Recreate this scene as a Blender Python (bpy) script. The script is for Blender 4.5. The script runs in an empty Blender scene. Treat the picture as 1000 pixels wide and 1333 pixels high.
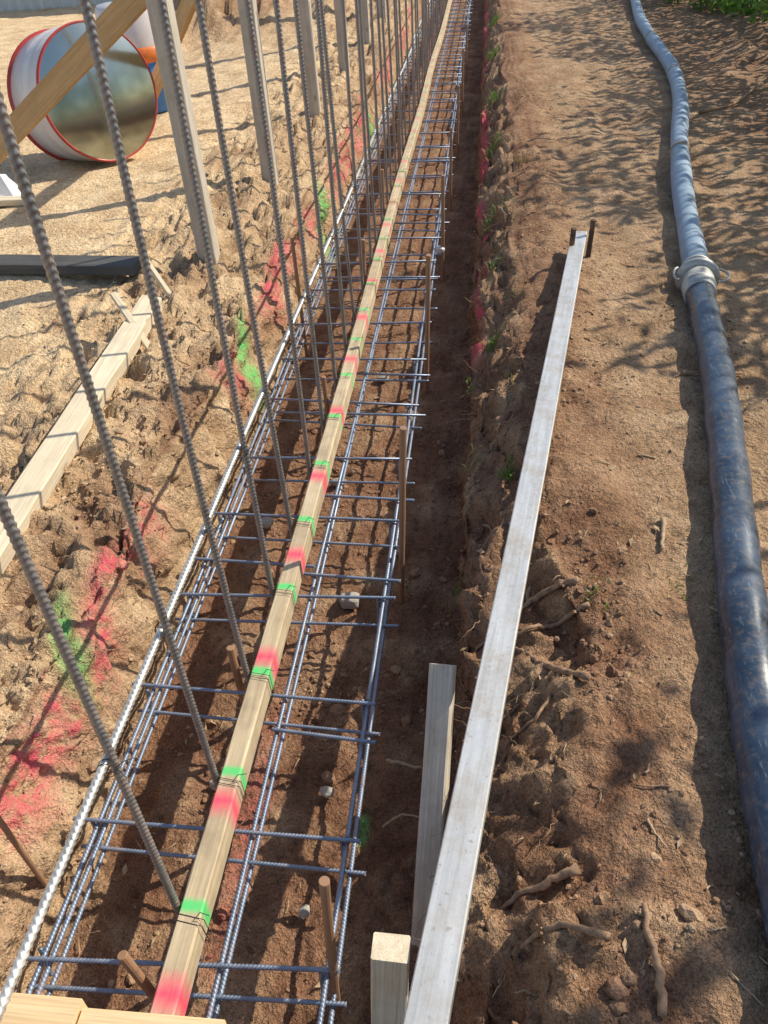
import bpy, math, random
import numpy as np
from mathutils import Vector, Matrix
random.seed(7); rng=np.random.default_rng(7)
S=bpy.context.scene
# ------------------------------------------------------------------ noise
_perm=rng.permutation(512).astype(np.int64)
_val=rng.random(512)*2-1
def vn(x,y,z):
    xi=np.floor(x).astype(np.int64); yi=np.floor(y).astype(np.int64); zi=np.floor(z).astype(np.int64)
    fx=x-xi; fy=y-yi; fz=z-zi
    fx=fx*fx*(3-2*fx); fy=fy*fy*(3-2*fy); fz=fz*fz*(3-2*fz)
    def h(a,b,c):
        return _val[_perm[(_perm[(_perm[a&511]+b)&511]+c)&511]]
    r=0
    for dx in (0,1):
        for dy in (0,1):
            for dz in (0,1):
                w=(fx if dx else 1-fx)*(fy if dy else 1-fy)*(fz if dz else 1-fz)
                r=r+w*h(xi+dx,yi+dy,zi+dz)
    return r
def fbm(x,y,z,f,o=4,g=.5,seed=0):
    r=0;a=1
    for i in range(o):
        r=r+a*vn(x*f+seed*17.3+i*5.1,y*f+seed*7.7+i*3.3,z*f+seed*3.1+i*9.7); f*=2.03; a*=g
    return r
def ss(a,b,x):
    t=np.clip((x-a)/(b-a),0,1); return t*t*(3-2*t)
# ------------------------------------------------------------------ materials
class NT:
    def __init__(s,name):
        s.m=bpy.data.materials.new(name); s.m.use_nodes=True; s.t=s.m.node_tree; s.t.nodes.clear()
        s.out=s.n('ShaderNodeOutputMaterial'); s.b=s.n('ShaderNodeBsdfPrincipled')
        s.l(s.b.outputs[0],s.out.inputs[0])
    def n(s,k,**kw):
        o=s.t.nodes.new(k)
        for a,b in kw.items(): setattr(o,a,b)
        return o
    def l(s,a,b): s.t.links.new(a,b)
    def set(s,k,v):
        if isinstance(v,bpy.types.NodeSocket): s.l(v,s.b.inputs[k])
        else: s.b.inputs[k].default_value=v
    def noise(s,vec,scale,detail=6,rough=.6,dist=0):
        o=s.n('ShaderNodeTexNoise'); o.inputs['Scale'].default_value=scale; o.inputs['Detail'].default_value=detail
        o.inputs['Roughness'].default_value=rough; o.inputs['Distortion'].default_value=dist
        if vec is not None: s.l(vec,o.inputs['Vector'])
        return o.outputs['Fac']
    def ramp(s,f,stops):
        o=s.n('ShaderNodeValToRGB'); e=o.color_ramp.elements
        while len(e)<len(stops): e.new(.5)
        for i,(p,c) in enumerate(stops):
            e[i].position=p; e[i].color=(c if isinstance(c,tuple) else (c,c,c))+(1,)
        s.l(f,o.inputs[0]); return o.outputs[0]
    def mix(s,f,a,b,mode='MIX'):
        o=s.n('ShaderNodeMix',data_type='RGBA',blend_type=mode)
        for sk,v in ((o.inputs[0],f),(o.inputs[6],a),(o.inputs[7],b)):
            if isinstance(v,bpy.types.NodeSocket): s.l(v,sk)
            elif isinstance(v,tuple): sk.default_value=v+(1,)
            else: sk.default_value=v
        return o.outputs[2]
    def math(s,op,a,b=0.,c=0.):
        o=s.n('ShaderNodeMath',operation=op)
        for i,v in enumerate((a,b,c)):
            if isinstance(v,bpy.types.NodeSocket): s.l(v,o.inputs[i])
            else: o.inputs[i].default_value=v
        return o.outputs[0]
    def map(s,vec,scale=(1,1,1)):
        o=s.n('ShaderNodeMapping'); o.inputs['Scale'].default_value=scale; s.l(vec,o.inputs[0]); return o.outputs[0]
    def obj(s):
        return s.n('ShaderNodeTexCoord').outputs['Object']
    def pos(s):
        return s.n('ShaderNodeNewGeometry').outputs['Position']
    def bump(s,h,strength=.5,dist=.01,prev=None):
        o=s.n('ShaderNodeBump'); o.inputs['Strength'].default_value=strength; o.inputs['Distance'].default_value=dist
        s.l(h,o.inputs['Height'])
        if prev is not None: s.l(prev,o.inputs['Normal'])
        s.l(o.outputs[0],s.b.inputs['Normal']); return o.outputs[0]

DAMP1,DAMP2=(.205,.098,.054),(.35,.192,.112)
DRY1,DRY2=(.68,.47,.265),(.93,.71,.44)
def mat_soil():
    s=NT('soil'); p=s.pos()
    at=s.n('ShaderNodeAttribute',attribute_name='cols'); sp=s.n('ShaderNodeSeparateColor'); s.l(at.outputs['Color'],sp.inputs[0])
    n1=s.noise(p,4,4,.62); n2=s.noise(p,30,5,.72); n3=s.noise(p,170,2,.7)
    r1=s.ramp(n1,[(.35,0.),(.66,1.)])
    c=s.mix(sp.outputs[0],s.mix(r1,DAMP1,DAMP2),s.mix(r1,DRY1,DRY2))
    m=s.mix(1.,c,s.ramp(n2,[(.3,.45),(.45,1.0),(.7,1.25)]),'MULTIPLY')
    m=s.mix(1.,m,s.ramp(n3,[(.28,.55),(.5,1.04),(.72,1.45)]),'MULTIPLY')
    v=s.n('ShaderNodeTexVoronoi'); v.inputs['Scale'].default_value=55; s.l(p,v.inputs['Vector'])
    peb=s.ramp(v.outputs['Distance'],[(.12,1.),(.2,0.)])
    pm=s.math('MULTIPLY',peb,s.ramp(n1,[(.5,0.),(.6,.5)]))
    m=s.mix(pm,m,(.46,.36,.24))
    brk=s.ramp(n2,[(.32,.1),(.58,.9)])
    m=s.mix(s.math('MULTIPLY',sp.outputs[1],brk),m,(.88,.11,.17))
    m=s.mix(s.math('MULTIPLY',sp.outputs[2],brk),m,(.16,.80,.20))
    s.set('Base Color',m); s.set('Roughness',.95); s.b.inputs['Specular IOR Level'].default_value=.2
    h=s.math('ADD',s.math('MULTIPLY_ADD',n3,.3,n2),s.math('MULTIPLY',v.outputs['Distance'],.22))
    s.bump(h,1.,.030)
    return s.m
def mat_clod():
    s=NT('clod_soil'); p=s.pos(); n=s.noise(p,14,3,.6); n3=s.noise(p,220,2,.7)
    at=s.n('ShaderNodeAttribute',attribute_name='cols'); sp=s.n('ShaderNodeSeparateColor'); s.l(at.outputs['Color'],sp.inputs[0])
    r=s.ramp(n,[(.35,0.),(.65,1.)])
    c=s.mix(sp.outputs[0],s.mix(r,DAMP1,DAMP2),s.mix(r,(.52,.37,.21),(.78,.59,.36)))
    c=s.mix(s.math('MULTIPLY',sp.outputs[1],.8),c,(.88,.11,.17)); c=s.mix(s.math('MULTIPLY',sp.outputs[2],.8),c,(.16,.80,.20))
    c=s.mix(1.,c,s.ramp(n3,[(.3,.7),(.7,1.3)]),'MULTIPLY')
    s.set('Base Color',c); s.set('Roughness',.95); s.bump(n3,.8,.005); return s.m
def mat_wood(name,c1,c2,rough=.75,marks=None,dirt=.4,knots=.07):
    s=NT(name); o=s.obj(); g=s.map(o,(.7,20,20)); n=s.noise(g,2.2,4,.6,.5); f=s.noise(s.map(o,(3,150,150)),2,3,.6)
    c=s.mix(s.ramp(n,[(.28,0.),(.72,1.)]),c1,c2)
    c=s.mix(1.,c,s.ramp(f,[(.3,.78),(.6,1.08)]),'MULTIPLY')
    d=s.noise(o,9,5,.7); c=s.mix(s.math('MULTIPLY',s.ramp(d,[(.44,0.),(.68,1.)]),dirt),c,(.20,.14,.095))
    vo=s.n('ShaderNodeTexVoronoi'); vo.inputs['Scale'].default_value=1.; s.l(s.map(o,(3.4,10,10)),vo.inputs['Vector'])
    c=s.mix(s.ramp(vo.outputs['Distance'],[(knots,.75),(knots+.07,0.)]),c,(.15,.085,.04))
    if marks:
        sx=s.n('ShaderNodeSeparateXYZ'); s.l(o,sx.inputs[0])
        jn=s.noise(s.map(o,(9,50,50)),1.8,3,.75)
        fade=s.n('ShaderNodeMapRange'); s.l(sx.outputs[0],fade.inputs[0]); 
        for i,v in ((1,2.6),(2,6.),(3,1.),(4,.45)): fade.inputs[i].default_value=v
        slow=s.noise(s.map(o,(1.6,0,0)),1.,2,.5)
        for j,(off,pitch,wd,soft,col,a) in enumerate(marks):
            jj=s.math('MULTIPLY_ADD',slow,.10 if j==0 else -.05,-.05 if j==0 else .025)
            xx=s.math('ADD',sx.outputs[0],jj)
            fr=s.math('FRACT',s.math('DIVIDE',s.math('SUBTRACT',xx,off-pitch/2),pitch))
            dd=s.math('MULTIPLY',s.math('ABSOLUTE',s.math('SUBTRACT',fr,.5)),pitch)
            e=s.math('ADD',dd,s.math('MULTIPLY_ADD',jn,soft*1.4,-.7*soft))
            k=s.n('ShaderNodeMapRange'); s.l(e,k.inputs[0])
            for i,v in ((1,wd/2-soft),(2,wd/2+soft),(3,a),(4,0.)): k.inputs[i].default_value=v
            kk=s.math('MULTIPLY',s.math('MULTIPLY',k.outputs[0],fade.outputs[0]),s.ramp(f,[(.28,.6),(.5,1.)]))
            c=s.mix(kk,c,col)
    s.set('Base Color',c); s.set('Roughness',rough); s.bump(s.math('MULTIPLY_ADD',f,.5,n),.35,.002); return s.m
def mat_steel(name,base,rust=.15,metal=.75,rough=.42,rustcol=(.23,.09,.035)):
    s=NT(name); p=s.pos(); n=s.noise(p,18,4,.65); f=s.noise(p,240,2,.6)
    c=s.mix(s.ramp(n,[(.3,0.),(.7,1.)]),tuple(x*.72 for x in base),tuple(min(1,x*1.25) for x in base))
    k=s.ramp(n,[(max(.02,.62-rust*.5),0.),(max(.05,.75-rust*.45),1.)])
    c=s.mix(s.math('MULTIPLY',k,min(1,.3+rust)),c,rustcol)
    s.set('Base Color',c); s.set('Metallic',s.math('MULTIPLY_ADD',k,-metal*.8,metal)); s.set('Roughness',s.math('MULTIPLY_ADD',n,.3,rough-.1)); s.bump(f,.25,.0008); return s.m
M_soil=mat_soil(); M_clod=mat_clod()
M_timber=mat_wood('weathered_timber_marked',(.46,.35,.21),(.70,.57,.38),marks=[(.61,.442,.05,.024,(.90,.06,.14),.95),(.784,.3345,.026,.007,(.06,.66,.17),.9)],dirt=.4)
M_pale=mat_wood('pale_pine',(.62,.51,.35),(.80,.70,.52),dirt=.15)
M_orange=mat_wood('fresh_pine',(.74,.50,.26),(.86,.63,.36),dirt=.05)
M_brace=mat_wood('brown_pine',(.50,.30,.13),(.66,.44,.21),dirt=.15)
M_grey=mat_wood('weathered_pine',(.52,.44,.33),(.72,.64,.52),dirt=.4,knots=.13)
M_dark=mat_wood('dark_timber',(.05,.05,.05),(.11,.11,.105),dirt=.2)
M_post=mat_wood('post_timber',(.46,.40,.32),(.62,.56,.46),dirt=.2)
M_rebar=mat_steel('rebar_steel',(.30,.285,.275),.28,.55,.42,(.22,.13,.08))
M_rebarL=mat_steel('rebar_bright',(.68,.65,.60),.05,.7,.36)
M_cage=mat_steel('cage_steel',(.27,.33,.43),.15,.6,.42)
M_rust=mat_steel('rusty_bar',(.32,.20,.14),.7,.35,.65,(.36,.20,.11))
M_wire=mat_steel('tie_wire',(.05,.05,.055),.0,.6,.5)
M_galv=mat_steel('galvanised_steel',(.50,.50,.47),.1,.5,.5,(.34,.27,.2))
M_pin=mat_steel('pin_steel',(.08,.065,.055),.3,.5,.55)
def mat_alu():
    s=NT('aluminium_dull'); o=s.obj(); n=s.noise(s.map(o,(2,40,40)),2,4,.65); d=s.noise(o,12,5,.75); f=s.noise(o,90,3,.7)
    c=s.mix(s.ramp(d,[(.42,0.),(.66,.85)]),(.72,.72,.70),(.46,.42,.38)); c=s.mix(1.,c,s.ramp(n,[(.3,.78),(.7,1.12)]),'MULTIPLY')
    c=s.mix(s.ramp(f,[(.6,0.),(.72,.6)]),c,(.3,.24,.19))
    s.set('Base Color',c); s.set('Metallic',.5); s.set('Roughness',s.ramp(d,[(.3,.35),(.7,.6)])); s.bump(n,.2,.0008); return s.m
M_alu=mat_alu()
def mat_pipe(name,c1,c2,dust,rough):
    s=NT(name); o=s.pos(); n=s.noise(o,6,5,.7); f=s.noise(s.map(o,(60,5,60)),2.5,3,.7); n2=s.noise(o,45,4,.7)
    c=s.mix(s.ramp(n,[(.35,0.),(.65,1.)]),c1,c2)
    c=s.mix(s.math('MULTIPLY',s.ramp(f,[(.6,0.),(.68,1.)]),.3),c,(.42,.46,.5))
    c=s.mix(s.math('MULTIPLY',s.ramp(n2,[(.5,0.),(.7,1.)]),dust),c,(.36,.27,.18))
    s.set('Base Color',c); s.set('Roughness',s.ramp(n,[(.3,rough),(.7,rough+.22)])); s.bump(n2,.2,.003); return s.m
M_pipeA=mat_pipe('dark_blue_poly_pipe',(.022,.038,.065),(.06,.095,.15),.35,.2)
M_pipeB=mat_pipe('blue_grey_hose',(.16,.25,.34),(.31,.42,.54),.45,.4)
def mat_plain(name,c,rough=.5,metal=0.,var=.15,scale=20):
    s=NT(name); n=s.noise(s.pos(),scale,4,.65)
    s.set('Base Color',s.mix(s.ramp(n,[(.3,0.),(.7,1.)]),tuple(x*(1-var) for x in c),tuple(min(1,x*(1+var)) for x in c)))
    s.set('Roughness',rough); s.set('Metallic',metal)
    if metal<.9: s.bump(n,.15,.003)
    return s.m
M_stone=mat_plain('stone',(.42,.38,.33),.85); M_twig=mat_plain('twig_bark',(.32,.20,.12),.9,0,.45,60)
M_stick=mat_plain('pale_stick',(.45,.33,.2),.85,0,.3,60)
M_white=mat_plain('white_plastic',(.72,.66,.63),.35,0,.06); M_red=mat_plain('red_plastic',(.45,.05,.04),.4)
M_blue=mat_plain('blue_plastic',(.05,.2,.55),.4); M_orng=mat_plain('orange_plastic',(.75,.2,.04),.4)
M_mirror=mat_plain('mirror_face',(.42,.45,.39),.16,1.,.10,3)
M_fence=mat_plain('white_sheet_metal',(.68,.68,.64),.5,0,.08)
M_bag=mat_plain('clear_plastic_bag',(.75,.76,.78),.3,0,.1,30)
def mat_leaf(name,c1,c2):
    s=NT(name); n=s.noise(s.pos(),6,2,.6)
    s.set('Base Color',s.mix(s.ramp(n,[(.35,0.),(.65,1.)]),c1,c2)); s.set('Roughness',.45)
    tr=s.n('ShaderNodeBsdfTranslucent'); tr.inputs[0].default_value=(.16,.30,.04,1)
    mx=s.n('ShaderNodeMixShader'); mx.inputs[0].default_value=.3
    s.l(s.b.outputs[0],mx.inputs[1]); s.l(tr.outputs[0],mx.inputs[2]); s.l(mx.outputs[0],s.out.inputs[0]); return s.m
M_leaf=mat_leaf('shade_hedge_leaf',(.035,.08,.015),(.09,.16,.03)); M_grass=mat_leaf('grass_blade',(.12,.23,.03),(.20,.36,.06))
M_dead=mat_plain('dead_leaf',(.40,.28,.16),.8,0,.4,50)
# ------------------------------------------------------------------ mesh helpers
def mk(name,V,F,mat,smooth=False,parent=None):
    me=bpy.data.meshes.new(name); me.from_pydata([tuple(v) for v in V],[],F); me.update()
    if smooth: me.polygons.foreach_set('use_smooth',[True]*len(me.polygons))
    mats=mat if isinstance(mat,list) else [mat]
    for m in mats: me.materials.append(m)
    o=bpy.data.objects.new(name,me); S.collection.objects.link(o)
    if parent: o.parent=parent
    return o
def empty(name):
    o=bpy.data.objects.new(name,None); S.collection.objects.link(o); o.empty_display_size=.1; return o
def frame(d):
    d=d.normalized(); u=Vector((0,0,1)) if abs(d.z)<.9 else Vector((1,0,0))
    a=d.cross(u).normalized(); b=d.cross(a).normalized(); return a,b
def tube(V,F,pts,rad,seg=8,cap=True):
    base=len(V); n=len(pts); a=None
    for i,p in enumerate(pts):
        d=(pts[min(i+1,n-1)]-pts[max(i-1,0)]).normalized()
        if a is None: a,b=frame(d)
        else:
            a=(a-d*a.dot(d)).normalized(); b=d.cross(a)
        r=rad[i] if isinstance(rad,(list,tuple)) else rad
        for k in range(seg):
            t=2*math.pi*k/seg; V.append(p+a*(math.cos(t)*r)+b*(math.sin(t)*r))
    for i in range(n-1):
        for k in range(seg):
            k2=(k+1)%seg; F.append((base+i*seg+k,base+i*seg+k2,base+(i+1)*seg+k2,base+(i+1)*seg+k))
    if cap:
        F.append(tuple(base+k for k in range(seg))[::-1]); F.append(tuple(base+(n-1)*seg+k for k in range(seg)))
CAM=Vector((0,0,1.6))
def rebar(V,F,p0,p1,r,pitch=.011,seg=8,far=3.6,bend=0.,wav=0.):
    p0=Vector(p0);p1=Vector(p1);d=p1-p0;Lg=d.length;d=d/Lg;a,b=frame(d)
    ax=Vector((random.uniform(-1,1),random.uniform(-1,1),0))*bend; ph0=random.random()*6
    base=len(V); s=0; n=0; ph=0
    while True:
        s=min(s,Lg); q=p0+d*s; q=q+ax*math.sin(math.pi*s/Lg)+a*(wav*math.sin(s*1.7+ph0))
        dist=(q-CAM).length; near=dist<far
        rib=[1.18,1.0,.93,1.0][ph%4] if near else 1.04
        for k in range(seg):
            t=2*math.pi*k/seg
            sh=pitch*.45*math.sin(2*t) if near and 0<s<Lg else 0
            V.append(q+a*(math.cos(t)*r*rib)+b*(math.sin(t)*r*rib)+d*sh)
        n+=1; ph+=1
        if s>=Lg-1e-6: break
        s+= pitch/4 if near else max(.25,pitch)
    for i in range(n-1):
        for k in range(seg):
            k2=(k+1)%seg; F.append((base+i*seg+k,base+i*seg+k2,base+(i+1)*seg+k2,base+(i+1)*seg+k))
    F.append(tuple(base+k for k in range(seg))[::-1]); F.append(tuple(base+(n-1)*seg+k for k in range(seg)))
def board(name,p0,p1,w,h,mat,up=(0,0,1),parent=None,wob=0.,bev=.003,seg=None,roll=0.):
    """timber of section w x h from p0 to p1 (centre line), local X = length"""
    p0=Vector(p0);p1=Vector(p1);d=p1-p0;Lg=d.length;x=d.normalized();z=Vector(up);z=(z-x*z.dot(x)).normalized();y=z.cross(x)
    if roll:
        R=Matrix.Rotation(roll,3,x); y=R@y; z=R@z
    seg=seg or max(2,int(Lg/.12)); V=[];F=[]
    hw,hh=w/2,h/2; prof=[(-hw+bev,-hh),(hw-bev,-hh),(hw,-hh+bev),(hw,hh-bev),(hw-bev,hh),(-hw+bev,hh),(-hw,hh-bev),(-hw,-hh+bev)]
    ph=random.random()*9
    for i in range(seg+1):
        s=Lg*i/seg; oy=wob*math.sin(s*1.3+ph); oz=wob*.6*math.sin(s*1.9+ph*2)
        for (a,b) in prof:
            j=random.uniform(-1,1)*min(.0008,bev*.3); V.append((s,a+oy+j,b+oz+j))
    for i in range(seg):
        for k in range(8):
            k2=(k+1)%8; F.append((i*8+k,i*8+k2,(i+1)*8+k2,(i+1)*8+k))
    F.append(tuple(range(8))[::-1]); F.append(tuple(seg*8+k for k in range(8)))
    o=mk(name,V,F,mat,False,parent)
    Mx=Matrix(((x.x,y.x,z.x,p0.x),(x.y,y.y,z.y,p0.y),(x.z,y.z,z.z,p0.z),(0,0,0,1))); o.matrix_world=Mx
    return o
# ------------------------------------------------------------------ terrain
def build_ground():
    ys=[-6,-4,-3,-2,-1.4,-.8,-.3,.1]; y=.3
    while y<34:
        ys.append(y); y+= .011 if y<1.2 else min(.6,.011*(y/1.2)**1.25)
    ys+= [36,39,43,48,55,65,80,110,160]; ys=np.array(ys,float)
    Ld=np.concatenate([[120,70,40,25,18,14],np.linspace(11,3.2,60),np.linspace(3.1,1.0,70),np.linspace(.985,0,75)])
    Rd=np.concatenate([np.linspace(0,1.4,115),np.linspace(1.43,4.5,70),[4.8,5.5,7,10,15,25,45,80,120]])
    nWl=46; nWr=66; nF=86
    nS=len(Ld)+nWl+nF+nWr+len(Rd)
    Yg=np.repeat(ys[:,None],nS,1)
    lt=-1.13+.035*fbm(ys,0*ys,0*ys,1.6,3,.5,1); lb=-1.035+.02*fbm(ys,0*ys,0*ys,2.,3,.5,2)
    rb=-.03+.018*fbm(ys,0*ys,0*ys,2.2,3,.5,3)
    rt=np.interp(ys,[0,.6,.9,1.2,1.6,1.9,2.5,3.5,5,8,14,30],[.26,.25,.25,.27,.28,.22,.17,.18,.21,.19,.15,.1])+.05*fbm(ys,0*ys,0*ys,2.6,4,.55,4)
    X=np.zeros((len(ys),nS)); Z=np.zeros_like(X); W=np.zeros(nS)
    c=0
    X[:,c:c+len(Ld)]=lt[:,None]-Ld[None,:]; c+=len(Ld)
    t=np.linspace(0,1,nWl+2)[1:-1]; zt=-.05; zf=-.50
    X[:,c:c+nWl]=lt[:,None]*(1-t)+lb[:,None]*t; Z[:,c:c+nWl]=zt*(1-t)+zf*t; W[c:c+nWl]=1; c+=nWl
    tf=np.linspace(0,1,nF); X[:,c:c+nF]=lb[:,None]*(1-tf)+rb[:,None]*tf; Z[:,c:c+nF]=zf; c+=nF
    t=np.linspace(0,1,nWr+2)[1:-1]
    u=np.where(t<.5,t*.10,.05+.95*((t-.5)/.5)**1.25); zt_=np.where(t<.5,t/.5*.56,.56+.44*((t-.5)/.5)**.85)
    X[:,c:c+nWr]=rb[:,None]*(1-u)+rt[:,None]*u; Z[:,c:c+nWr]=zf*(1-zt_); W[c:c+nWr]=1; c+=nWr
    X[:,c:]=rt[:,None]+Rd[None,:]
    iL=len(Ld)
    dL=lt[:,None]-X; Z[:,:iL]+= -.05*(1-ss(0,.4,dL[:,:iL]))
    endk=np.minimum(ss(-1.6,-1.3,Yg),1-ss(27,27.6,Yg)); Z=np.where(Z<-.02,Z*endk,Z)
    for _ in range(4):
        Z[:,iL-14:c+14]=.25*Z[:,iL-15:c+13]+.5*Z[:,iL-14:c+14]+.25*Z[:,iL-13:c+15]
        X[:,iL-14:c+14]=.25*X[:,iL-15:c+13]+.5*X[:,iL-14:c+14]+.25*X[:,iL-13:c+15]
    x0,z0=X.copy(),Z.copy()
    farf=np.clip(1.6-Yg/14,.35,1)
    n_a=fbm(x0,Yg,z0,2.2,4,.5,5); n_b=fbm(x0,Yg,z0,9,4,.55,6); n_c=fbm(x0,Yg,z0,34,3,.6,7)
    ridg=1-np.abs(fbm(x0,Yg,z0,6,4,.55,8)); ridg2=1-np.abs(fbm(x0,Yg,z0,11,4,.6,18))
    left_rough=(1-ss(.35,1.3,dL))*(dL>0); leftm=(dL>0)
    right=(x0>rt[:,None]); dR=x0-rt[:,None]
    wall=np.repeat(W[None,:],len(ys),0)
    floor=(Z<-.4)&(wall<.5)
    should=(wall>.5)&(x0>-.5)&(z0>-.24)
    amp_b=np.where(leftm,.010+.034*left_rough,np.where(right,.008+.018*(1-ss(.0,.3,dR)),np.where(floor,.012,.014)))+.014*should
    amp_c=np.where(leftm,.004+.012*left_rough,np.where(right,.0036+.007*(1-ss(.0,.35,dR)),.008))+.004*should
    amp_a=np.where(floor,.006,.022)
    Z=Z+n_a*amp_a+n_b*amp_b*farf+n_c*amp_c*farf
    Z+= np.where(right&(dR<.3),.02*np.sin(np.clip(dR/.3,0,1)*math.pi)*(1+n_a),0)
    k=np.clip(left_rough*1.5,0,1)
    Z+= k*(ridg-.65)*.07+k*(ridg2-.7)*.032
    Z+= should*((ridg-.7)*.045+(ridg2-.7)*.018)*farf
    wz=wall*ss(-.5,-.38,z0)
    hs=np.where(x0>-.5,1,-1)
    prot=fbm(x0*.2,Yg,z0*1.4,4.2,4,.55,9)*.035+fbm(x0,Yg,z0,15,4,.6,10)*.022
    X=X+hs*wz*prot*np.clip(1.4-Yg/12,.5,1)
    Z+= np.where(right,.006*np.sin(x0*26+1.2*np.sin(Yg*1.3))*ss(.4,.6,dR)*(1-ss(1.1,1.4,dR)),0)
    def heap(cx,cy,rx,ry,h):
        q=((x0-cx)/rx)**2+((Yg-cy)/ry)**2
        return h*np.exp(-q*1.6)*(1+.5*n_a+.35*n_b)
    Z+= heap(-3.6,12.6,.9,1.5,.62)+heap(-2.9,15.5,.8,2.5,.6)+heap(-2.1,14,.35,3,.2)+heap(-5.0,17,1.5,1,.5)
    Z+= heap(3.0,9.8,.7,2.5,.12)*right
    dry=np.zeros_like(X)
    dry=np.where(leftm,.62+.38*ss(.3,1.0,dL)-.35*ss(.2,.6,n_a*.5+.3)*(dL<.9),dry)
    dry=np.where(right,.27*ss(.0,.5,dR)*(1-ss(1.2,1.8,dR)*.6)+.08,dry)
    dry=np.where(floor,.04,dry); dry=np.where((wall>.5)&(x0<-.5),.45,dry); dry=np.where((wall>.5)&(x0>-.5),.05+.12*ss(-.25,-.02,z0),dry)
    hz=np.exp(-(((x0+3.4)/1.3)**2+((Yg-13.6)/2.6)**2)); dry=dry*(1-.75*np.clip(hz*1.4,0,1))
    dry=np.clip(dry+np.where(right,.12,.22)*n_b,0,1)
    jn=.035*fbm(x0*0,Yg,z0*0,2.3,3,.6,12)
    br=fbm(x0*0,Yg,x0*0,2.4,3,.6,13)
    lim=(x0<-.9)
    band=np.exp(-((x0-(-1.105+jn))/.030)**2)*ss(-.45,.2,br)*lim
    pink=band*np.clip(.65+.8*n_c+.3*n_b,0,1)
    bandR=np.exp(-((x0-.0)/.022)**2)*wall*ss(-.42,-.3,z0)*(x0>-.3)*ss(3.0,3.6,Yg)*ss(-.35,.2,br)*(1-ss(-.18,-.10,z0))
    pink=pink+bandR*1.1
    pink+= np.exp(-(((x0+.62)/.05)**2+((Yg-1.2)/.5)**2))*.35*floor
    green=np.zeros_like(X)
    for (gx,gy,rx,ry) in ((-1.16,1.47,.026,.11),(-1.1,3.4,.03,.15),(-1.09,5.5,.03,.2),(-1.1,8.2,.03,.25)):
        green+= np.exp(-(((x0-gx+.35*(Yg-gy))/rx)**2+((Yg-gy)/ry)**2))*(.95+.5*n_c)
    green+= np.exp(-((Yg-1.9)/.03)**2)*wall*(x0>-.5)*ss(-.45,-.3,z0)*(1-ss(-.25,-.15,z0))*.6
    green+= np.exp(-(((x0+.30)/.02)**2+((Yg-1.2)/.05)**2))*.7*floor
    col=np.stack([dry,np.clip(pink*1.3-.12,0,1)*(1-np.clip(green,0,1)),np.clip(green*1.3-.1,0,1),np.ones_like(X)],-1).reshape(-1,4)
    P=np.stack([X,Yg,Z],-1).reshape(-1,3)
    ny=len(ys); idx=np.arange(ny*nS).reshape(ny,nS)
    q=np.stack([idx[:-1,:-1],idx[:-1,1:],idx[1:,1:],idx[1:,:-1]],-1).reshape(-1,4)
    me=bpy.data.meshes.new('ground'); me.vertices.add(len(P)); me.vertices.foreach_set('co',P.ravel())
    me.loops.add(len(q)*4); me.loops.foreach_set('vertex_index',q.ravel()); me.polygons.add(len(q))
    me.polygons.foreach_set('loop_start',np.arange(len(q))*4); me.polygons.foreach_set('loop_total',np.full(len(q),4))
    me.update(calc_edges=True); me.validate()
    me.polygons.foreach_set('use_smooth',np.ones(len(q),bool))
    at=me.color_attributes.new('cols','FLOAT_COLOR','POINT'); at.data.foreach_set('color',col.ravel())
    me.materials.append(M_soil); o=bpy.data.objects.new('ground',me); S.collection.objects.link(o)
    return P,col,(x0.ravel(),wall.ravel(),dL.ravel(),dR.ravel(),right.ravel(),floor.ravel(),should.ravel())
P,COL,(gx0,gw,gdL,gdR,gright,gfloor,gsh)=build_ground()
def gz(x,y):
    m=(np.abs(P[:,1]-y)<.4)&(np.abs(P[:,0]-x)<.3)
    if not m.any(): return 0.
    Q=P[m]; return float(Q[np.argmin((Q[:,0]-x)**2+(Q[:,1]-y)**2)][2])
# ------------------------------------------------------------------ clods
def icosa():
    t=(1+5**.5)/2
    v=np.array([(-1,t,0),(1,t,0),(-1,-t,0),(1,-t,0),(0,-1,t),(0,1,t),(0,-1,-t),(0,1,-t),(t,0,-1),(t,0,1),(-t,0,-1),(-t,0,1)],float)
    v/=np.linalg.norm(v[0])
    f=[(0,11,5),(0,5,1),(0,1,7),(0,7,10),(0,10,11),(1,5,9),(5,11,4),(11,10,2),(10,7,6),(7,1,8),(3,9,4),(3,4,2),(3,2,6),(3,6,8),(3,8,9),(4,9,5),(2,4,11),(6,2,10),(8,6,7),(9,8,1)]
    vs=[tuple(a) for a in v]; ff=[]; cache={}
    def mid(a,b):
        k=(min(a,b),max(a,b))
        if k not in cache:
            m=(np.array(vs[a])+np.array(vs[b])); m/=np.linalg.norm(m); vs.append(tuple(m)); cache[k]=len(vs)-1
        return cache[k]
    for a,b,c in f:
        ab,bc,ca=mid(a,b),mid(b,c),mid(c,a); ff+=[(a,ab,ca),(b,bc,ab),(c,ca,bc),(ab,bc,ca)]
    return v,np.array(f),np.array(vs),np.array(ff)
i0v,i0f,i1v,i1f=icosa()
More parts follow.
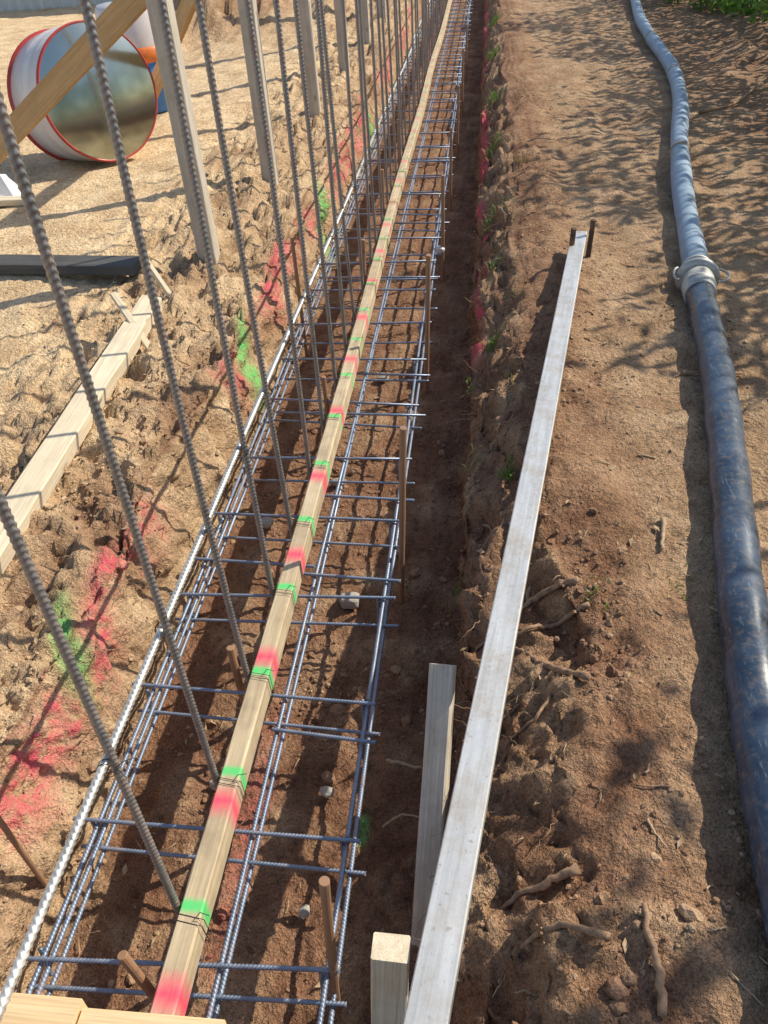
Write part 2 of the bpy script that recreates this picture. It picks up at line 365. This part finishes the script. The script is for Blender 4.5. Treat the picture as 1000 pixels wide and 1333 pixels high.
def scatter(name,cands,prob,n,smin,smax,bv,bf,mat,flat=.75,pw=3.,sink=.1):
    pr=prob/prob.sum(); ids=rng.choice(cands,n,p=pr)
    AV=[];AF=[];AC=[]; nb=len(bv)
    for j,i in enumerate(ids):
        s=smin+(smax-smin)*rng.random()**pw
        v=bv*(1+rng.normal(0,.16,(nb,1)))*np.array([rng.uniform(.75,1.25),rng.uniform(.75,1.25),flat*rng.uniform(.75,1.2)])*s
        a=rng.random()*6.28; c,sn=math.cos(a),math.sin(a)
        v=np.stack([v[:,0]*c-v[:,1]*sn,v[:,0]*sn+v[:,1]*c,v[:,2]],-1)
        AV.append(v+P[i]+np.array([rng.normal(0,.004),rng.normal(0,.004),s*sink])); AF.append(bf+j*nb)
        cc=COL[i].copy(); cc[0]=np.clip(cc[0]+rng.normal(0.08,.12),0,1); AC.append(np.repeat(cc[None],nb,0))
    V=np.concatenate(AV);F=np.concatenate(AF);C=np.concatenate(AC)
    me=bpy.data.meshes.new(name); me.from_pydata(V.tolist(),[],F.tolist()); me.update()
    at=me.color_attributes.new('cols','FLOAT_COLOR','POINT'); at.data.foreach_set('color',C.ravel())
    me.materials.append(mat); o=bpy.data.objects.new(name,me); S.collection.objects.link(o)
near=(P[:,1]>.25)&(P[:,1]<8)&(P[:,0]>-3.2)&(P[:,0]<2.4)
cand=np.where(near)[0]
wgt=np.where(gw[cand]>.5,.3,1.0)*np.where(gsh[cand],1.7,1)*np.where(gright[cand]&(gdR[cand]<.35),1.6,1)*np.where((gdL[cand]>0)&(gdL[cand]<.6),1.8,1)*np.where(gfloor[cand],1.1,1)*np.where(gright[cand]&(gdR[cand]>.45),.35,1)
wgt=wgt*np.clip(.2+fbm(P[cand,0],P[cand,1],P[cand,2],2.5,3,.6,21)*2+.5,.05,3)
scatter('soil_crumbs',cand,wgt,17000,.002,.009,i0v,i0f,M_clod)
scatter('soil_clods',cand,wgt*np.where(gright[cand]&(gdR[cand]>.3),.08,1)*np.where(P[cand,1]>3,.5,1)*np.where(gsh[cand],.35,1),850,.007,.023,i1v,i1f,M_clod,.75,3.2,.0)
# ------------------------------------------------------------------ rebar cage
def cage():
    V=[];F=[]
    for z in (-.285,-.385):
        for x in ((-.955,-.932,-.545,-.305) if z>-.3 else (-.955,-.56,-.300)):
            rebar(V,F,(x,-.9,z+random.uniform(-.004,.004)),(x+random.uniform(-.012,.012)+.02,26,z),.0062,.009,7,3.2,0,.003)
    rungs=[.30,.716,1.03,1.455,1.87,2.28]
    y=2.28
    while y<25.5: y+=.415+random.uniform(-.05,.05); rungs.append(y)
    for y in rungs:
        sk=random.uniform(-.035,.035)
        xl=-1.0+random.uniform(-.02,.012); xr=-.275+random.uniform(-.012,.012)+min(.015,y*.002)
        rebar(V,F,(xl,y+.02+sk,-.272),(xr,y-sk*.5,-.272),.0052,.009,7,3.2)
        rebar(V,F,(xl,y+.0+sk,-.372),(xr+.01,y-.03-sk*.5,-.372),.0052,.009,7,3.2)
        for xx in (-.965,-.318):
            rebar(V,F,(xx,y+.01,-.275),(xx,y-.005,-.375),.0052,.009,6,3.2)
    for (y,xl,xr) in ((1.32,-.56,-.262),(1.96,-.62,-.25),(2.02,-1.0,-.55),(2.40,-.62,-.235),(3.0,-.9,-.23),(3.35,-.6,-.23),(4.5,-.95,-.24),(5.4,-.6,-.22),(6.9,-.95,-.23)):
        rebar(V,F,(xl,y+.03,-.276),(xr,y,-.27),.0055,.009,7,3.2)
    mk('rebar_cage',V,F,M_cage,True)
cage()
# ------------------------------------------------------------------ vertical bars and long bar
XB=-.637
y=.785; bars=[]
while y<25:
    bars.append(y); y+=.3345
for i,y in enumerate(bars):
    V=[];F=[]
    rebar(V,F,(XB+random.uniform(-.004,.004),y,-.40),(XB+random.uniform(-.035,.035),y+random.uniform(-.04,.04),1.62+random.uniform(-.05,.1)),.0082,.0125,9,4.2,.008)
    mk('vertical_rebar',V,F,M_rebar,True)
V=[];F=[]
rebar(V,F,(XB-.02,.15,.375),(XB-.016,9.,.33),.0078,.0125,9,4.2,0,.003); rebar(V,F,(XB-.034,8.4,.34),(XB-.018,25,.34),.0075,.0125,8,1)
mk('horizontal_rebar',V,F,M_rebarL,True)
V=[];F=[]
for y in bars[:16]:
    c=Vector((XB-.01,y,.372-(y*.004))); pts=[]
    for q in range(22):
        t=q/21*4*math.pi; pts.append(c+Vector((math.cos(t)*.019,(q/21-.5)*.02+.008*math.sin(t),math.sin(t)*.013)))
    tube(V,F,pts,.0009,5)
    for s in (-1,1):
        tube(V,F,[c+Vector((.012,0,0)),c+Vector((.03,s*.01,.01)),c+Vector((.045,s*.02,.012+random.uniform(-.01,.02)))],.0009,5)
for y in bars[:18]:
    for dy in (-.006,.008):
        yy=y+dy-.03; a,b=-.6205,-.5635; zt,zb=-.1385,-.216
        tube(V,F,[Vector(p) for p in ((a,yy,zb),(a,yy+.004,zt),(b,yy-.004,zt),(b,yy,zb),(a,yy,zb))],.0010,5)
    tube(V,F,[Vector((-.585,y-.03,-.137)),Vector((-.57,y-.02,-.120)),Vector((-.55,y-.015+random.uniform(-.01,.01),-.125))],.001,5)
mk('tie_wire',V,F,M_wire,True)
V=[];F=[]
for y in (1.03,1.455,1.87,2.28,2.7,3.1):
    for x in (-.95,-.545,-.308):
        c=Vector((x,y+.005,-.28)); pts=[c+Vector((math.cos(t)*.011,math.sin(t)*.011,.006*math.sin(2*t))) for t in [i*.6 for i in range(20)]]
        tube(V,F,pts,.0009,4)
mk('cage_tie_wire',V,F,M_wire,True)
# ------------------------------------------------------------------ marked timber
board('marked_timber',(-.592,0,-.178),(-.592,25,-.178),.052,.074,M_timber,wob=.006,seg=260,bev=.004)
# ------------------------------------------------------------------ stakes (steel)
def rod(name,p0,p1,r,mat):
    V=[];F=[];p0=Vector(p0);p1=Vector(p1); n=14
    pts=[p0.lerp(p1,i/n) for i in range(n+1)]; d=(p1-p0).normalized()
    pts=pts[:-1]+[p1-d*.002,p1]; rr=[r*(1+random.uniform(-.04,.04)) for _ in range(n)]+[r*1.06,r*.93]
    tube(V,F,pts,rr,12); return mk(name,V,F,mat,False)
for a,b,r in (((-.307,.735,-.55),(-.272,.735,.117),.0105),((-.70,1.52,-.55),(-.70,1.52,-.135),.011),((-.615,.63,-.55),(-.70,.66,-.10),.0105),
              ((-.272,2.10,-.55),(-.231,2.10,.246),.011),((-.27,3.57,-.55),(-.24,3.57,.22),.012),((-.66,3.0,-.55),(-.66,3.0,-.08),.010),
              ((-.67,4.3,-.55),(-.64,4.3,.03),.012),((-.95,3.96,-.55),(-.95,3.96,.17),.010),((-.9,2.05,-.55),(-.9,2.03,.28),.009),
              ((-.66,1.87,-.55),(-.66,1.87,-.155),.010),((-1.06,.908,-.4),(-1.03,.87,.03),.007),((-.25,5.0,-.55),(-.24,5.0,.15),.011),((-.66,5.4,-.55),(-.65,5.4,.08),.012),
              ((-.25,6.3,-.55),(-.24,6.3,.1),.011),((-.66,6.6,-.55),(-.65,6.6,.1),.012),((-.24,7.7,-.55),(-.23,7.7,.1),.011),((-.66,8.2,-.55),(-.65,8.2,.1),.012),((-.24,9.3,-.55),(-.23,9.3,.12),.011),((-.24,11,-.55),(-.23,11,.1),.011)):
    rod('steel_stake',a,b,r,M_rust)
rod('steel_pin',(.425,3.95,-.1),(.432,3.93,.2),.013,M_pin)
rod('steel_pin',(.525,4.07,-.1),(.538,4.07,.19),.013,M_pin)
# ------------------------------------------------------------------ aluminium straightedge
board('aluminium_straightedge',(-.115,.2,.10),(.483,4.12,.10),.072,.036,M_alu,seg=4,bev=.0025)
# ------------------------------------------------------------------ timber pieces near the camera
board('timber_peg',(-.175,.57,-.6),(-.137,.635,.095),.068,.050,M_pale,up=(0,1,.0),bev=.003)
board('leaning_board',(-.113,.80,-.60),(-.080,1.40,-.03),.066,.036,M_grey,bev=.004,roll=math.radians(-14))
board('formwork_board',(-1.45,.455,.085),(-.66,.455,.085),.10,.045,M_orange,bev=.003)
board('formwork_board',(-.655,.45,.078),(-.405,.45,.078),.09,.045,M_orange,bev=.003)
board('formwork_board',(-.40,.44,.072),(-.35,.44,.072),.09,.045,M_pale,bev=.006)
board('edge_beam',(-1.40,.5,.03),(-1.545,3.47,.05),.095,.07,M_pale,bev=.004,roll=math.radians(10))
board('dark_plank',(-3.1,4.02,.05),(-1.77,3.93,.05),.15,.05,M_dark,bev=.004)
board('small_plank',(-3.6,5.05,.04),(-2.95,5.12,.03),.09,.04,M_pale)
board('wooden_stake',(-1.42,3.08,-.02),(-1.64,3.30,.17),.03,.02,M_pale)
board('wooden_stake',(-1.50,3.62,.0),(-1.62,3.70,.16),.025,.02,M_pale)
# ------------------------------------------------------------------ posts and braces
for (x,y) in ((-1.445,4.12),(-1.445,5.64),(-1.43,7.4),(-1.42,9.15),(-1.41,10.9),(-1.40,12.7),(-1.4,14.5)):
    board('timber_post',(x-.005,y,-.3),(x-.005+random.uniform(-.01,.01),y,2.1),.095,.095,M_post,up=(0,1,0),bev=.004)
board('timber_brace',(-3.45,4.55,-.02),(-1.50,4.13,1.24),.045,.11,M_brace,bev=.003)
board('timber_brace',(-2.9,7.1,0.0),(-1.49,5.66,1.45),.045,.11,M_brace,bev=.003)
# ------------------------------------------------------------------ drum with mirror-like lid
def drum():
    e=empty('large_drum'); c=Vector((-2.70,6.07,.46)); n=Vector((.76,-.60,.16)).normalized(); a,b=frame(n); R=.44
    def lathe(name,prof,mat,seg=64):
        V=[];F=[]
        for (s,r) in prof:
            for k in range(seg):
                t=2*math.pi*k/seg; V.append(c+n*s+a*(math.cos(t)*r)+b*(math.sin(t)*r))
        for i in range(len(prof)-1):
            for k in range(seg):
                k2=(k+1)%seg; F.append((i*seg+k,i*seg+k2,(i+1)*seg+k2,(i+1)*seg+k))
        mk(name,V,F,mat,True,e)
    lathe('body',[(-.50,.02),(-.50,R-.03),(-.49,R-.01),(-.35,R-.01),(-.33,R),(-.31,R-.01),(-.18,R-.01),(-.16,R),(-.14,R-.01),(-.03,R-.01)],M_white)
    lathe('rim',[(-.02,R-.02),(-.02,R+.003),(.0,R+.006),(.012,R+.003),(.014,R-.004),(.008,R-.010)],M_red)
    lathe('rear_rim',[(-.51,R-.03),(-.51,R+.005),(-.50,R+.010),(-.49,R+.005),(-.48,R-.015)],M_red)
    lathe('lid',[(.008+.06*(1-(r/(R-.009))**2),r) for r in [R-.0095,.41,.38,.33,.27,.2,.12,.05,.001]],M_mirror)
drum()
def barrel():
    e=empty('plastic_barrel'); c=Vector((-3.02,7.75,0))
    def lathe(name,prof,mat,seg=40):
        V=[];F=[]
        for (z,r) in prof:
            for k in range(seg):
                t=2*math.pi*k/seg; V.append(c+Vector((math.cos(t)*r,math.sin(t)*r,z)))
        for i in range(len(prof)-1):
            for k in range(seg):
                k2=(k+1)%seg; F.append((i*seg+k,i*seg+k2,(i+1)*seg+k2,(i+1)*seg+k))
        mk(name,V,F,mat,True,e)
    lathe('body',[(0,.24),(.02,.27),(.28,.28),(.3,.295),(.32,.28),(.4,.28)],M_blue)
    lathe('band',[(.4,.28),(.42,.3),(.5,.3),(.52,.28)],M_orng)
    lathe('top',[(.52,.28),(.78,.275),(.82,.25),(.83,.02),(.83,.001)],M_white)
barrel()
o=mk('plastic_bag',[(v[0]*.16*(1+rng.normal(0,.15))-3.22,v[1]*.12*(1+rng.normal(0,.15))+5.25,abs(v[2])*.14*(1+rng.normal(0,.2))) for v in i1v],[tuple(int(i) for i in f) for f in i1f],M_bag,False)
# ------------------------------------------------------------------ white corrugated fence
V=[];F=[]; n=260
for i in range(n+1):
    x=-14+ (9.6*i/n); yy=15.6+.03*math.sin(i*1.2)+ (x+14)*.03
    V+= [(x,yy,-.05),(x,yy,2.0)]
for i in range(n): F.append((2*i,2*i+2,2*i+3,2*i+1))
mk('sheet_metal_fence',V,F,M_fence,False)
# ------------------------------------------------------------------ pipe
def smooth(pts,n=14):
    out=[]
    pts=[Vector(p) for p in pts]; pts=[pts[0]*2-pts[1]]+pts+[pts[-1]*2-pts[-2]]
    for i in range(1,len(pts)-2):
        p0,p1,p2,p3=pts[i-1:i+3]
        for k in range(n):
            t=k/n; out.append(.5*((2*p1)+(-p0+p2)*t+(2*p0-5*p1+4*p2-p3)*t*t+(-p0+3*p1-3*p2+p3)*t*t*t))
    out.append(pts[-2]); return out
def pipe():
    e=empty('water_pipe'); r=.060; z=.048
    A=[(.66,-1.5,z),(.605,0,z),(.597,.45,z),(.60,.74,z),(.617,.984,z),(.650,1.281,z),(.705,1.672,z),(.793,2.21,z),(.884,2.811,z),(.957,3.503,z)]
    B=[(.985,3.70,z),(1.027,4.047,z),(1.128,4.867,z),(1.303,5.985,z),(1.50,7.071,z),(1.64,8.215,z),(1.68,9.2,z),(1.71,10.1,z),(1.78,11.3,z),(1.99,13.36,z),(2.3,16,z),(2.8,20,z)]
    V=[];F=[]; pa=smooth(A+[B[0]],16)[:]; tube(V,F,pa,[r*(1+.03*math.sin(i*.7)) for i in range(len(pa))],28); mk('lower_pipe',V,F,M_pipeA,True,e)
    V=[];F=[]; pb=smooth([(.97,3.6,z)]+B,40); tube(V,F,pb,[r*(.98+.014*math.sin(i*1.9)+.035*math.sin(i*.11)+.012*max(0,pb[i].y-6)/3) for i in range(len(pb))],24); mk('upper_hose',V,F,M_pipeB,True,e)
    c0=Vector((.955,3.50,z)); c1=Vector((1.0,3.83,z)); d=(c1-c0).normalized()
    def ring(name,prof,mat):
        V=[];F=[]; tube(V,F,[c0+d*s for s,_ in prof],[q for _,q in prof],32); mk(name,V,F,mat,True,e)
    ring('collar',[(0,.062),(.002,.069),(.06,.070),(.062,.074),(.075,.074),(.078,.070),(.16,.070),(.165,.066)],M_galv)
    ring('flange',[(.165,.07),(.168,.092),(.178,.096),(.19,.096),(.2,.092),(.203,.074)],M_galv)
    ring('tail',[(.2,.072),(.24,.072),(.25,.066),(.30,.066),(.302,.06)],M_galv)
    ring('hose_band',[(.27,.068),(.271,.0715),(.285,.0715),(.286,.068)],M_galv)
    a=Vector((d.y,-d.x,0)); b=Vector((0,0,1)); cc=c0+d*.19
    for s,rr in ((1,.05),(-1,.02)):
        V=[];F=[]; pts=[cc+a*s*(.085+rr*math.sin(t))+d*(-.07*math.cos(t))+b*.015 for t in [i*math.pi/10 for i in range(11)]]
        tube(V,F,pts,.006,8); mk('clamp_lever',V,F,M_galv,True,e)
    for i in (150,235,310):
        V=[];F=[]; tube(V,F,[pb[i],pb[i]+(pb[i+1]-pb[i]).normalized()*.02],[.0655,.0655],24); mk('hose_marker',V,F,M_stick,True,e)
pipe()
# ------------------------------------------------------------------ stones, twigs, roots, leaves, grass
def rock(name,x,y,z,s,mat,fl=.7,box=False):
    v=i1v*(1+rng.normal(0,.1,(len(i1v),1)))
    if box: v=np.sign(v)*np.abs(v)**.45*.8
    mk(name,[(x+q[0]*s[0],y+q[1]*s[1],z+q[2]*s[2]) for q in v],[tuple(int(i) for i in f) for f in i1f],mat)
rock('broken_brick',-.452,2.06,-.47,(.045,.035,.03),M_stone,box=True)
rock('stone',-.415,1.295,-.485,(.022,.018,.013),M_stone); rock('stone',-.6,2.78,-.475,(.035,.025,.02),M_stone); rock('stone',-.262,5.0,-.30,(.03,.025,.025),M_white)
rock('stone',-.86,2.5,-.475,(.03,.03,.02),M_stone); rock('stone',-.5,3.7,-.475,(.03,.03,.02),M_stone); rock('stone',-.3,2.35,-.48,(.02,.02,.015),M_stone)
rock('stone',-.75,1.3,-.485,(.02,.018,.015),M_stone); rock('stone',-.42,.95,-.485,(.015,.018,.012),M_stone)
def stick(name,pts,r,mat,jit=.006,lift=.004):
    P3=[]
    for i,p in enumerate(pts):
        if len(p)==2: p=(p[0],p[1],gz(*p)+r*.6+lift)
        P3.append(p)
    sm=smooth(P3,5); sm=[p+Vector((random.gauss(0,jit*.3),random.gauss(0,jit*.3),random.gauss(0,jit*.15))) for p in sm]
    V=[];F=[]; n=len(sm); tube(V,F,sm,[r*(1-.45*i/n)*(1+random.uniform(-.12,.12)) for i in range(n)],8); mk(name,V,F,mat,True)
stick('dead_branch',[(.346,.60),(.343,.68),(.333,.72),(.336,.79)],.009,M_twig)
stick('stick',[(.557,1.967),(.55,1.91),(.536,1.84)],.008,M_stick)
stick('stick',[(.766,2.866),(.88,2.86),(1.0,2.89)],.009,M_twig)
stick('dead_branch',[(1.6,6.82),(1.9,7.1),(2.21,7.63)],.014,M_twig)
stick('stick',[(-.25,1.39,-.455),(-.20,1.375,-.445),(-.141,1.36,-.44)],.006,M_stick)
stick('stick',[(-.24,1.18,-.46),(-.19,1.21,-.44),(-.13,1.2,-.43)],.004,M_stick)
for i in range(46):
    x=random.uniform(.3,1.0)+ (random.random()*.8 if i%3==0 else 0); y=random.uniform(.6,5.5)
    if x>.52+y*.1 and x<.75+y*.12: x-=.3
    a=random.random()*6.28; L=random.uniform(.02,.075)
    stick('stick',[(x,y),(x+math.cos(a)*L*.5+random.gauss(0,.006),y+math.sin(a)*L*.5),(x+math.cos(a)*L,y+math.sin(a)*L)],random.uniform(.0015,.004),random.choice([M_twig,M_stick]),.003,.002)
V=[];F=[]
def root(pts,r):
    pts=[tuple(p) if len(p)==3 else (p[0],p[1],gz(p[0],p[1])+r*.9+.004) for p in pts]
    sm=smooth(pts,6); n=len(sm)
    sm=[p+Vector((random.gauss(0,.002),random.gauss(0,.002),random.gauss(0,.002))) for p in sm]
    tube(V,F,sm,[r*(1-.7*i/n)*(1+random.uniform(-.15,.15)) for i in range(n)],7)
root([(.28,1.68),(.22,1.70),(.15,1.69),(.10,1.66),(.04,1.62,-.16),(-.02,1.58,-.22)],.011)
root([(.30,1.60),(.22,1.60),(.15,1.57),(.08,1.55),(.02,1.5,-.2)],.008)
root([(.28,1.33),(.22,1.40),(.17,1.47),(.12,1.52),(.05,1.55,-.15)],.011)
root([(.22,1.40),(.19,1.32),(.15,1.26),(.10,1.24)],.007)
root([(.17,1.47),(.15,1.38),(.10,1.34),(.05,1.30,-.17)],.006)
root([(.15,1.69),(.16,1.8),(.12,1.9)],.006)
root([(.02,1.68,-.3),(-.04,1.64,-.33),(-.09,1.66,-.43)],.004)
root([(.22,.88),(.16,.86),(.10,.85),(.04,.83,-.2)],.011)
root([(.26,.72),(.19,.75),(.12,.75),(.05,.72,-.2)],.009)
for i in range(340):
    y=random.uniform(.5,7)*random.random()**.5+.4
    m=np.where((np.abs(P[:,1]-y)<.05)&(gw>.5)&(P[:,0]>-.4))[0] if random.random()<.8 else np.where((np.abs(P[:,1]-y)<.05)&(gw>.5)&(P[:,0]<-.4))[0]
    if len(m)==0: continue
    p=Vector(P[random.choice(list(m))]); s=-1 if p.x>-.4 else 1
    Lr=random.uniform(.03,.17); q=[p-Vector((s*.01,0,0))]
    dirv=Vector((s*random.uniform(.2,1),random.uniform(-1,1),random.uniform(-.9,.3))).normalized()
    for k in range(3):
        q.append(q[-1]+dirv*Lr/3); dirv=(dirv+Vector((random.uniform(-.4,.4),random.uniform(-.5,.5),random.uniform(-.5,.2)))).normalized()
    root(q,random.uniform(.0008,.0030))
mk('exposed_roots',V,F,M_twig,True)
V=[];F=[]
ci=cand[rng.choice(len(cand),800)]
for i in ci:
    p=Vector(P[i])+Vector((0,0,.006)); a=random.random()*6.28; L=random.uniform(.008,.05)
    d=Vector((math.cos(a),math.sin(a),random.uniform(-.1,.15)))*L; mid=p+d*.5+Vector((random.gauss(0,.1)*L,random.gauss(0,.1)*L,.002))
    tube(V,F,[p,mid,p+d],[.0012,.0014,.0007],5)
mk('twig_litter',V,F,M_stick,True)
V=[];F=[]
for i in cand[rng.choice(len(cand),420)]:
    p=Vector(P[i])+Vector((0,0,.008)); a=random.random()*6.28; L=random.uniform(.006,.02); d=Vector((math.cos(a),math.sin(a),random.uniform(-.3,.3))); s=Vector((-math.sin(a),math.cos(a),random.uniform(-.3,.3)))
    b=len(V); V+=[p-d*L,p+s*L*.4+Vector((0,0,.003)),p+d*L,p-s*L*.4]; F.append((b,b+1,b+2,b+3))
mk('leaf_litter',V,F,M_dead)
V=[];F=[]
def tuft(x,y,n,h,z=None,sp=.02):
    for _ in range(n):
        px=x+random.gauss(0,sp); py=y+random.gauss(0,sp*1.6); pz=(gz(px,py) if z is None else z+random.gauss(0,sp))-.004
        a=random.random()*6.28; w=random.uniform(.0012,.0025); hh=h*random.uniform(.5,1.2); ln=random.uniform(.2,1.0)
        s=Vector((-math.sin(a),math.cos(a),0))*w; d=Vector((math.cos(a),math.sin(a),0))
        p=Vector((px,py,pz)); m=p+Vector((0,0,hh*.6))+d*hh*ln*.3; t=p+Vector((0,0,hh*.8))+d*hh*ln*.9
        b=len(V); V.extend([p-s,p+s,m+s*.8,m-s*.8,t]); F.extend([(b,b+1,b+2,b+3),(b+3,b+2,b+4)])
for (x,y,n,h) in ((.337,1.66,16,.03),(.56,1.69,14,.025),(.06,3.35,60,.05),(.05,5.0,70,.07),(.10,2.32,40,.05),(.14,2.9,12,.03),(.03,4.2,50,.06),(.06,6.5,70,.09),(.08,8.,70,.1),(.07,10,80,.11),(.1,12,80,.11),(.25,5.8,20,.04),(.62,2.25,6,.02),(.15,3.7,20,.04)):
    tuft(x,y,n,h,None,.02 if y<4 else .035)
for (x,y,z,n) in ((-.05,1.9,-.28,22),(-.03,3.1,-.2,16),(0.0,2.5,-.15,14)): tuft(x,y,n,.04,z,.02)
mk('grass_tufts',V,F,M_grass)
# ------------------------------------------------------------------ out-of-frame hedge added to cast dappled shade; shrub at far right
def leafq(V,F,p,lo,hi,wd=.38):
    L=random.uniform(lo,hi); d=Vector((random.gauss(0,1),random.gauss(0,1),random.gauss(-.3,.7))).normalized(); s=d.cross(Vector((random.gauss(0,1),random.gauss(0,1),random.gauss(0,1)))).normalized()*L*wd
    b=len(V); V.extend([p-d*L,p+s,p+d*L,p-s]); F.append((b,b+1,b+2,b+3))
def shade_hedge():
    V=[];F=[]; n=17500
    for _ in range(n):
        y=random.uniform(0,15)
        x=2.8+random.random()**.8*.9+.10*math.sin(y*2.3)
        top=2.5+.30*math.sin(y*1.1)+.25*math.sin(y*2.9+1); z=random.uniform(.3,top)
        g=math.sin(x*4+y*2.4)*math.sin(z*3.6+y*1.4)
        if g>.5 and random.random()<.9: continue
        leafq(V,F,Vector((x,y,z)),.045,.09)
    o=empty('shade_hedge'); mk('foliage',V,F,M_leaf,False,o)
    V=[];F=[]
    for i in range(30):
        y=-.3+i*.52; x=3.3
        p=Vector((x+random.uniform(-.1,.1),y,-.05)); pts=[p]
        for k in range(6): pts.append(pts[-1]+Vector((random.gauss(0,.09),random.gauss(0,.12),.40)))
        tube(V,F,pts,[.022*(1-.12*k) for k in range(7)],6)
        for k in range(1,6):
            q=pts[k]; tube(V,F,[q,q+Vector((random.gauss(0,.25),random.gauss(0,.25),.25))],[.01,.004],5)
    mk('stems',V,F,M_twig,True,o)
    o=empty('leafy_shrub'); V=[];F=[]; V2=[];F2=[]
    for j in range(44):
        cx=random.uniform(2.45,3.2); cy=random.uniform(9.9,13.2); h=random.uniform(.2,.55)
        if cx<2.75-.25*max(0,cy-11.2) or (cy<10.6 and cx<2.8): continue
        b0=Vector((cx,cy,-.05)); t0=b0+Vector((random.gauss(0,.12),random.gauss(0,.12),h)); tube(V2,F2,[b0,(b0+t0)/2+Vector((.02,0,0)),t0],[.008,.006,.003],5)
        for _ in range(70): leafq(V,F,b0.lerp(t0,random.uniform(.3,1))+Vector((random.gauss(0,.09),random.gauss(0,.09),random.gauss(0,.07))),.03,.065,.42)
    mk('foliage',V,F,M_grass,False,o); mk('stems',V2,F2,M_twig,True,o)
shade_hedge()
# ------------------------------------------------------------------ light
sd=Vector((.83,.50,0)).normalized(); el=math.radians(41); sv=Vector((sd.x*math.cos(el),sd.y*math.cos(el),math.sin(el)))
L=bpy.data.lights.new('sun','SUN'); L.energy=5.; L.angle=math.radians(.5); L.color=(1,.92,.77)
lo=bpy.data.objects.new('sun',L); S.collection.objects.link(lo); lo.rotation_euler=sv.to_track_quat('Z','Y').to_euler()
W=bpy.data.worlds.new('World'); S.world=W; W.use_nodes=True; nt=W.node_tree; nt.nodes.clear()
sk=nt.nodes.new('ShaderNodeTexSky'); sk.sky_type='NISHITA'; sk.sun_disc=False; sk.sun_elevation=el; sk.sun_rotation=math.atan2(sd.x,sd.y)
bg=nt.nodes.new('ShaderNodeBackground'); bg.inputs[1].default_value=.15; ow=nt.nodes.new('ShaderNodeOutputWorld')
nt.links.new(sk.outputs[0],bg.inputs[0]); nt.links.new(bg.outputs[0],ow.inputs[0])
S.view_settings.view_transform='Standard'; S.view_settings.look='None'; S.view_settings.exposure=0
# ------------------------------------------------------------------ camera
cd=bpy.data.cameras.new('camera'); co=bpy.data.objects.new('camera',cd); S.collection.objects.link(co); S.camera=co
cd.sensor_fit='VERTICAL'; cd.sensor_height=36; cd.lens=36*1055/1333; cd.clip_end=600; cd.clip_start=.02
Y=Vector((138,851,-1055)).normalized(); Z=Vector((-95,1324,1055)); Z=(Z-Y*Z.dot(Y)).normalized(); X=Y.cross(Z)
co.matrix_world=Matrix(((X.x,X.y,X.z,0),(Y.x,Y.y,Y.z,0),(Z.x,Z.y,Z.z,1.6),(0,0,0,1)))
print('done')
